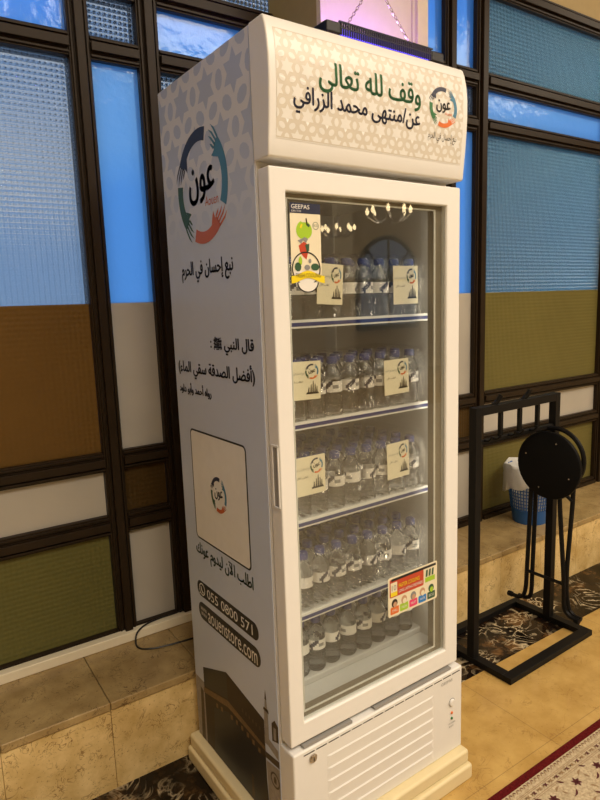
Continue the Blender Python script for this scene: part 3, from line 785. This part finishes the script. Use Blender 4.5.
# ================================================================== BOTTLES
BR = .0262
prof_b = [(.017, 0), (.0235, .002), (BR, .008)]
z = .012
while z < .058:
    prof_b += [(BR, z), (BR-.0016, z+.0045), (BR, z+.009)]; z += .010
prof_b += [(BR-.0008, .066), (BR-.0008, .094), (BR, .098), (BR-.001, .106), (.022, .117), (.0165, .127), (.0125, .135), (.0118, .142)]
def make_bottle():
    r = thing('water_bottle', (0, 0, 0), '', 'bottle')
    b = MB(); b.lathe(prof_b, (0, 0, 0), bottle_m, 18); b.build('bottle_body', r, smooth=True)
    b = MB(); b.lathe([(.0135, .1385), (.0142, .140), (.0142, .153), (.0125, .1565)], (0, 0, 0), cap_m, 16); b.build('cap', r, smooth=True)
    b = MB(); n = 30; R = BR+.0003
    rows = [.066+.028*i/6 for i in range(7)]
    vs = [(R*math.cos(2*PI*k/n), R*math.sin(2*PI*k/n), zz) for zz in rows for k in range(n)]
    for i in range(6):
        for k in range(n):
            d = ((k/n*2) % 1.0)                 # two crescents round the band
            u = (d-.35)*2.2; w_ = (i+.5)/6-.5
            dark = abs(d-.40-.55*w_*w_*4*.25-.22*w_) < .055 or abs(d-.50-.30*w_) < .03
            gr = .62 < d < .86 and i in (2, 3)
            b.add([vs[i*n+k], vs[i*n+(k+1) % n], vs[(i+1)*n+(k+1) % n], vs[(i+1)*n+k]], [(0, 1, 2, 3)], ink_navy if dark else (ink_grey if gr else ink_white))
    b.build('bottle_label', r)
    return r
def copy_tree(o):
    c = o.copy(); COL.objects.link(c)
    for ch in o.children:
        d = ch.copy(); COL.objects.link(d); d.parent = c
        for g in ch.children:
            e = g.copy(); COL.objects.link(e); e.parent = d
    return c
proto = make_bottle(); first = True
ORD = ['leftmost', 'second from left', 'third from left', 'fourth from left', 'middle', 'fourth from right', 'third from right', 'second from right', 'rightmost']
LEV = [(1.4025-.0025, 'top wire shelf', 3), (1.152-.002, 'second wire shelf from top', 3), (.900-.002, 'third wire shelf from top', 5), (.648-.002, 'lowest wire shelf', 6), (.420, 'fridge floor', 4)]
LEV = [(1.400, 'top wire shelf', 3), (1.150, 'second wire shelf from top', 3), (.898, 'third wire shelf from top', 5), (.646, 'lowest wire shelf', 6), (.437, 'fridge floor', 3)]
for li, (z, nm, rows) in enumerate(LEV):
    for rw in range(rows):
        for i in range(9):
            x = -.214+.0562*i; y = .128+.0575*rw+(.030 if li == 4 else 0)
            if li == 4: z = .437
            jx, jy = (random.uniform(-.003, .003), random.uniform(-.004, .004)) if li == 4 and rw == 0 else (random.uniform(-.0012, .0012), random.uniform(-.001, .001))
            if first: o = proto; first = False
            else: o = copy_tree(proto)
            o.location = (x+jx, y+jy, z-.0028 if li < 4 else z); o.rotation_euler = (0, 0, random.uniform(0, 6.28))
            if rw == 0:
                o['label'] = 'clear blue-capped water bottle, %s in front row on %s' % (ORD[i], nm); o['group'] = 'front-row bottles on the '+nm
            else:
                o['label'] = 'clear blue-capped water bottle standing behind the front row on %s' % nm; o['group'] = 'back-row bottles on the '+nm

# shrink film around the packs, with cream cards on the front
def film(x0, x1, y0, y1, z0, z1, label, seed, card=None):
    rnd = random.Random(seed); b = MB(); nx, ny, nz_ = 12, 8, 8; r = thing('shrink_wrap', ((x0+x1)/2, (y0+y1)/2, z0), label, 'plastic wrap', 'shrink-wrapped bottle packs')
    def jit(p, k):
        return (p[0]+rnd.uniform(-k, k), p[1]+rnd.uniform(-k, k), p[2]+rnd.uniform(-k, k))
    def grid(f, n, m):
        vs = [f(i/n, j/m) for j in range(m+1) for i in range(n+1)]
        fs = [(j*(n+1)+i, j*(n+1)+i+1, (j+1)*(n+1)+i+1, (j+1)*(n+1)+i) for j in range(m) for i in range(n)]
        b.add(vs, fs, film_m)
    zt = lambda u: z1+.004*math.sin(u*22+seed)
    grid(lambda u, v: (x0+(x1-x0)*u, y0-(.002 if 0 < v < 1 else 0)+.0016*math.sin(u*31+v*9+seed), z0+(z1-.025-z0)*v), 24, 10)
    grid(lambda u, v: (x0+(x1-x0)*u, y0+.0016*math.sin(u*31+9+seed)*(1-v)+.03*v, z1-.025+.025*v**.6+.004*v*math.sin(u*22+seed)), 24, 4)
    grid(lambda u, v: (x0+(x1-x0)*u, y0+.03+(y1-y0-.03)*v, zt(u)), 24, 6)
    grid(lambda u, v: (x0+.0015*math.sin(v*17), y0+(y1-y0)*u, z0+(z1-.025-z0)*v), 6, 8)
    grid(lambda u, v: (x1+.0015*math.sin(v*17), y0+(y1-y0)*u, z0+(z1-.025-z0)*v), 6, 8)
    b.build('film', r, smooth=True, recalc=False)
    if card:
        c0, c1, d0, d1, tl = card; c = MB(); yy = y0-.0045
        T = Matrix.Translation(((c0+c1)/2, yy, (d0+d1)/2)) @ Matrix.Rotation(tl, 4, 'Y')
        w_, h_ = (c1-c0)/2, (d1-d0)/2
        fn = lambda k: (lambda x, z: tuple(T @ Vector((x, -.0006*k, z))))
        c.poly([(-w_, -h_), (w_, -h_), (w_, h_), (-w_, h_)], fn(0), ink_cream)
        c.poly([(-w_, -h_), (-w_, h_), (w_, h_), (w_, -h_)], lambda x, z: tuple(T @ Vector((x, .0008, z))), ink_cream)
        emblem(c, (w_*.46, h_*.46), w_*.40, h_*.40, fn(1), (ink_navy, ink_teal, ink_orange, ink_dgreen, ink_black, ink_orange), 'عون', None)
        put_text(c, 'نبع إحسان في الحرم', (-w_*.9, h_*.28, w_*.02, h_*.46), fn(1), ink_grey, 0, True)
        put_text(c, 'اطلب الآن', (-w_*.82, -h_*.12, -w_*.1, h_*.02), fn(1), ink_black, .02, True)
        bx = w_*.5
        c.poly([(bx-w_*.40, -h_*.72), (bx+w_*.40, -h_*.72), (bx+w_*.34, -h_*.62), (bx-w_*.34, -h_*.62)], fn(1), ink_black)
        for q, hh in ((-.24, .26), (-.1, .40), (.02, .58), (.14, .42), (.25, .30)):
            c.poly([(bx+w_*(q-.04), -h_*.62), (bx+w_*(q+.05), -h_*.62), (bx+w_*(q+.04), -h_*(.62-hh)), (bx+w_*q, -h_*(.62-hh))], fn(1), ink_black)
        c.build('card', r, recalc=False)
for k, (z, nm, cl, crr) in enumerate(((1.403, 'top shelf', (-.112, -.032, 1.437, 1.536, .06), (.143, .235, 1.431, 1.533, -.01)),
                                  (1.153, 'second shelf', (-.212, -.110, 1.207, 1.302, .03), (.106, .198, 1.187, 1.283, -.02)),
                                  (.901, 'third shelf', (-.204, -.104, .963, 1.063, .0), (.113, .197, .948, 1.050, -.03)), (.649, 'lowest shelf', None, None))):
    d = .128+.0575*((3, 3, 5, 6)[k]-1)+.032
    d = min(d, .46)
    x = '' if cl is None else ' with a cream card'
    film(-.2445, .0385, .0965, d, z, z+.160, 'clear shrink wrap%s around left bottle pack on %s' % (x, nm), 3+k, cl)
    film(.0405, .2665, .0965, d, z, z+.160, 'clear shrink wrap%s around right bottle pack on %s' % (x, nm), 13+k*2, crr)

# ================================================================== LAMP ON CHAINS
LP = thing('insect_lamp', (.46, .47, 2.2520), 'black ribbed violet lamp hanging on chains above the fridge before the pillar', 'lamp')
for xa, xb in ((.205, .262), (.66, .72)):
    b = MB(); b.box((xa, .43, 2.244), (xb, .50, 2.279), lamp_m); b.build('end_cap', LP, bevel=.006)
b = MB(); b.box((.255, .462, 2.2440), (.665, .468, 2.2820), lamp_m); b.box((.255, .434, 2.2400), (.665, .492, 2.2440), lamp_m); b.build('housing', LP)
b = MB()
for i in range(44): b.box((.262+.0091*i, .430, 2.2460), (.2655+.0091*i, .436, 2.2820), lamp_m)
b.box((.255, .430, 2.2800), (.665, .436, 2.2840), lamp_m)
b.box((.255, .429, 2.2630), (.665, .4325, 2.2655), lamp_m); b.build('grille', LP)
b = MB(); b.tube([(.262, .449, 2.2620), (.66, .449, 2.2620)], .012, uv_dim, 10); b.build('tube_light', LP, smooth=True)
b = MB(); b.tube([(.262, .482, 2.2640), (.66, .482, 2.2640)], .010, uv_m, 10); b.build('tube_light', LP, smooth=True)
for xa in (.305, .61):
    b = MB(); A_ = Vector((xa, .47, 2.2820)); B_ = Vector((.457, .49, 2.47)); n = 18
    for i in range(n):
        p0 = A_.lerp(B_, i/n); p1 = A_.lerp(B_, (i+1.15)/n); mid = (p0+p1)/2; ax = (p1-p0)/2; sd = ax.cross(Vector((0, 1, 0))).normalized()*.0042 if i % 2 else Vector((0, .0042, 0))
        b.tube([mid+ax*math.cos(q)+sd*math.sin(q) for q in [2*PI*j/10 for j in range(10)]], .0012, chrome, 5, closed=True)
    b.build('chain', LP)
b = MB(); b.tube([(.457, .49, 2.468), (.457, .49, 4.2)], .003, chrome, 6); b.build('hanging_rod', LP)

# ================================================================== CABLE
CB = MB()
pts = [wp(*p) for p in ((-.10, .900, .330), (-.146, .886, .333), (-.231, .882, .3285), (-.294, .884, .3265), (-.35, .872, .3265), (-.392, .846, .320), (-.407, .822, .298), (-.405, .795, .2915), (-.382, .771, .2915), (-.328, .753, .2915), (-.215, .739, .2915), (-.10, .735, .2915))]
def smooth_path(P, k=6):
    out = []
    for i in range(len(P)-1):
        a = P[max(i-1, 0)]; b_ = P[i]; c = P[i+1]; d = P[min(i+2, len(P)-1)]
        for j in range(k):
            t_ = j/k; out.append(.5*((2*b_)+(-a+c)*t_+(2*a-5*b_+4*c-d)*t_*t_+(-a+3*b_-3*c+d)*t_**3))
    out.append(P[-1]); return out
CB.tube(smooth_path(pts), .0032, cable_m, 8)
tag(CB.build('power_cable', smooth=True), 'black power cable looped on the marble ledge left of the fridge', 'cable')

# ================================================================== RACK
RK = thing('metal_rack', (1.07, .345, 0), 'black square-tube metal rack standing on floor right of the fridge', 'rack')
b = MB(); w = .040
b.box((.79, .158, .002), (1.352, .158+w, .026), black_metal); b.box((.79, .55-w, .002), (1.352, .55, .026), black_metal)
b.box((.79, .158+w, .002), (.79+w, .55-w, .026), black_metal); b.box((1.352-w, .158+w, .002), (1.352, .55-w, .026), black_metal)
b.build('base_frame', RK, bevel=.002)
PX = (.786, 1.300)
for x in PX:
    b = MB(); b.box((x, .328, .026), (x+.033, .361, 1.035), black_metal); b.build('post', RK, bevel=.002)
b = MB(); b.box((PX[0]+.033, .328, 1.002), (PX[1], .361, 1.035), black_metal); b.build('top_bar', RK, bevel=.002)
b = MB(); b.box((PX[0]+.033, .335, .888), (PX[1], .354, .905), black_metal); b.build('lower_bar', RK, bevel=.002)
for i, x in enumerate((.953, 1.075, 1.195)):
    b = MB(); b.box((x-.008, .338, .905), (x+.008, .352, 1.002), black_metal); b.build('upright', RK)
for x in (.905, 1.09):
    b = MB(); b.tube([(x, .345, 1.03), (x+.012, .335, 1.045), (x+.022, .325, 1.072)], .010, black_metal, 8); b.build('peg', RK)
for x in (.845, .90, .99, 1.04, 1.13):
    b = MB(); b.tube([(x, .336, .904), (x, .318, .904), (x, .305, .914), (x, .302, .925)], .005, black_metal, 6); b.build('hook', RK)

# ================================================================== FOLDED STOOL
SX = 1.235
SL = thing('folding_stool', (SX, .31, .09), 'black round-seat folding stool hung up folded on the metal rack', 'stool')
b = MB(); c = (SX-.012, .303, .745); b.lathe([(.0001, -.014), (.134, -.014), (.142, -.010), (.144, -.002), (.141, .008), (.0001, .010)], c, black_seat, 40, 'x'); b.build('seat', SL, smooth=True)
for a in (.35, 1.95, 3.5, 5.05):
    b = MB(); b.lathe([(.0001, -.017), (.003, -.0165), (.004, -.0135)], (c[0], c[1]+.105*math.cos(a), c[2]+.105*math.sin(a)), chrome, 10, 'x'); b.build('screw', SL)
b = MB(); cr_ = (SX+.026, .298, .772); b.tube([(cr_[0], cr_[1]+.124*math.cos(a), cr_[2]+.124*math.sin(a)) for a in [2*PI*i/36 for i in range(36)]], .010, black_metal, 8, closed=True); b.build('seat_ring', SL, smooth=True)
def leg(pts, name='leg'):
    b = MB(); b.tube(smooth_path([Vector(p) for p in pts], 5), .0095, black_metal, 8); b.build(name, SL, smooth=True)
leg([(SX+.012, .395, .70), (SX+.014, .402, .55), (SX+.016, .412, .25), (SX+.016, .418, .14), (SX+.014, .440, .100), (SX+.012, .495, .095)])
leg([(SX+.035, .392, .72), (SX+.035, .392, .55), (SX+.03, .394, .25), (SX+.03, .398, .13), (SX+.03, .420, .10), (SX+.03, .46, .095)])
leg([(SX+.012, .268, .66), (SX+.014, .262, .55), (SX+.016, .236, .25), (SX+.016, .230, .14), (SX+.016, .205, .105), (SX+.016, .165, .098)])
leg([(SX+.04, .222, .74), (SX+.04, .224, .58), (SX+.03, .232, .28), (SX+.03, .222, .15), (SX+.03, .200, .11), (SX+.03, .160, .103)])
b = MB(); b.tube([(SX+.016, .412, .235), (SX+.016, .236, .235)], .0075, black_metal, 8); b.build('crossbar', SL, smooth=True)
b = MB(); b.tube([(SX+.035, .224, .60), (SX+.03, .265, .63)], .0075, black_metal, 8); b.tube([(SX+.005, .300, .748), (SX+.055, .300, .76)], .008, black_metal, 8); b.build('hinge_bar', SL, smooth=True)
for y, z in ((.168, .098), (.495, .095)):
    b = MB(); b.tube([(SX+.014, y+(.012 if y < .3 else -.012), z), (SX+.014, y-(.008 if y < .3 else -.008), z-.001)], .0125, black_seat, 10); b.build('foot_cap', SL, smooth=True)

# ================================================================== BASKET
p = wp(1.665, .735, .288)
BK = thing('waste_basket', p, 'blue perforated plastic waste basket with white liner bag on the marble ledge', 'basket')
b = MB(); n = 44; H = .29
def rad(z): return .084+.036*z/H
b.lathe([(rad(0), 0), (rad(.075), .075), (rad(.075)-.004, .075), (rad(0)-.004, .004)], tuple(p), basket_m, 40)
for k in range(n):
    a = 2*PI*k/n
    b.tube([(p.x+rad(z)*math.cos(a), p.y+rad(z)*math.sin(a), p.z+z) for z in (.072, .15, H)], .0026, basket_m, 5)
for z in (.072, .090, .108, .126, .144, .162, .180, .198, .216, .234, .252, .270, H):
    b.tube([(p.x+rad(z)*math.cos(a), p.y+rad(z)*math.sin(a), p.z+z) for a in [2*PI*i/40 for i in range(40)]], .0026 if z < .28 else .005, basket_m, 5, closed=True)
b.build('basket_body', BK, smooth=True)
b = MB(); rings = [(.010, .076, 0), (.10, .086, .3), (.25, .106, .3), (.295, .117, .6), (.306, .126, 1.), (.296, .133, 1.), (.24, .134, 1.), (.180, .130, 1.6)]
vs = []; fs = []; n = 40
for z, r_, k in rings:
    for i in range(n):
        a = 2*PI*i/n; q = r_+.004*k*math.sin(a*9+z*60)+.003*k*math.sin(a*17)
        zz = z+(.022*math.sin(a*2+.5)+.008*math.sin(a*7) if z == .180 else .004*k*math.sin(a*5))
        vs.append((p.x+q*math.cos(a), p.y+q*math.sin(a), p.z+zz))
for j in range(len(rings)-1):
    for i in range(n): fs.append((j*n+i, j*n+(i+1) % n, (j+1)*n+(i+1) % n, (j+1)*n+i))
b.add(vs, fs, bag_m); b.build('liner_bag', BK, smooth=True, recalc=False)

# ================================================================== CARPET
CP = thing('carpet', wp(2, -1.5, 0), 'cream floral carpet with dark red edge on the floor in front of the fridge', 'carpet', rz=AW)
b = MB(WM); b.box((-3.5, -.148, .0005), (8.5, -.123, .009), carpet_red); b.build('red_edge', CP)
b = MB(WM); b.box((-3.5, -4.5, .0005), (8.5, -.148, .009), carpet_m); b.build('pile', CP)
b = MB(WM); cf = lambda s_, t_: (s_, t_, .0096)
for t_ in (-.1735, -.178, -.199, -.204): b.poly([(-.3, t_), (2.2, t_), (2.2, t_-.0016), (-.3, t_-.0016)], cf, carpet_tan)
rnd = random.Random(4)
def leaf(s_, t_, L, wd, a, m, bend=.25):
    P = []; Q = []
    for i in range(7):
        k = i/6; u = L*k; w_ = wd*math.sin(PI*k**.8); v = bend*L*(k-k*k)*1.6
        P.append((u, v+w_)); Q.append((u, v-w_))
    ca, sa = math.cos(a), math.sin(a)
    b.poly([(s_+x*ca-y*sa, t_+x*sa+y*ca) for x, y in P+Q[::-1]], cf, m)
s_ = -.1
while s_ < 2.0:
    leaf(s_, -.1515, .018, .0022, -2.2, carpet_tan, 0); leaf(s_, -.1515, .010, .002, -.9, carpet_mot, 0)
    s_ += .0165
s_ = -.1; k = 0
while s_ < 2.0:
    for q in range(4): leaf(s_, -.1885, .0085, .0022, PI/4+q*PI/2, (carpet_tan, carpet_mot)[k % 2], .1)
    leaf(s_+.012, -.184, .014, .002, -.6, carpet_tan); leaf(s_+.012, -.193, .014, .002, .6, carpet_tan)
    s_ += .027; k += 1
s_ = 0.0; k = 0
while s_ < 1.6:
    for row in range(3):
        ox, oy = s_+.055*(row % 2), -.235-.085*row
        for q in range(6): leaf(ox, oy, .017, .0042, q*PI/3+.3, carpet_mot, .15)
        for q, (dx, dy, L, a) in enumerate(((.028, .010, .035, .4), (-.026, -.014, .04, 3.6), (.02, -.03, .032, -1.0), (-.03, .02, .03, 2.3), (.052, -.012, .026, 1.9))):
            leaf(ox+dx, oy+dy, L*.8, .0034, a, carpet_mot if q % 2 else carpet_tan, .35)
    s_ += .11; k += 1
pm = b.build('woven_flowers', CP, recalc=False); pm['kind'] = 'stuff'

# ================================================================== CHANDELIERS (mirrored in the door glass)
def chandelier(loc, label, sc=1.):
    r = thing('chandelier', loc, label, 'chandelier', 'brass chandeliers in the hall')
    L = Vector(loc); b = MB()
    b.lathe([(.02*sc, 0), (.06*sc, .08*sc), (.025*sc, .2*sc), (.04*sc, .35*sc), (.015*sc, .5*sc)], loc, chrome, 12)
    b.tube([L+Vector((0, 0, .45*sc)), Vector((loc[0], loc[1], 4.2))], .008, chrome, 6)
    for k in range(8):
        a = 2*PI*k/8; dv = Vector((math.cos(a), math.sin(a), 0))
        b.tube(smooth_path([L+Vector((0, 0, .1*sc)), L+dv*.2*sc+Vector((0, 0, 0)), L+dv*.38*sc+Vector((0, 0, .12*sc))], 4), .010, chrome, 5)
    b.build('chandelier_frame', r, smooth=True)
    for k in range(8):
        a = 2*PI*k/8; q = L+Vector((math.cos(a)*.38*sc, math.sin(a)*.38*sc, .14*sc))
        b = MB(); b.lathe([(.006, 0), (.022, .02), (.026, .05), (.012, .085), (.002, .1)], tuple(q), bulb_m, 8); b.build('bulb', r, smooth=True)
chandelier((4.82, -5.0, 2.47), 'brass chandelier with lit bulbs, right of two mirrored in the door glass', .75)
chandelier((5.49, -6.9, 2.50), 'brass chandelier with lit bulbs, left of two mirrored in the door glass', .7)
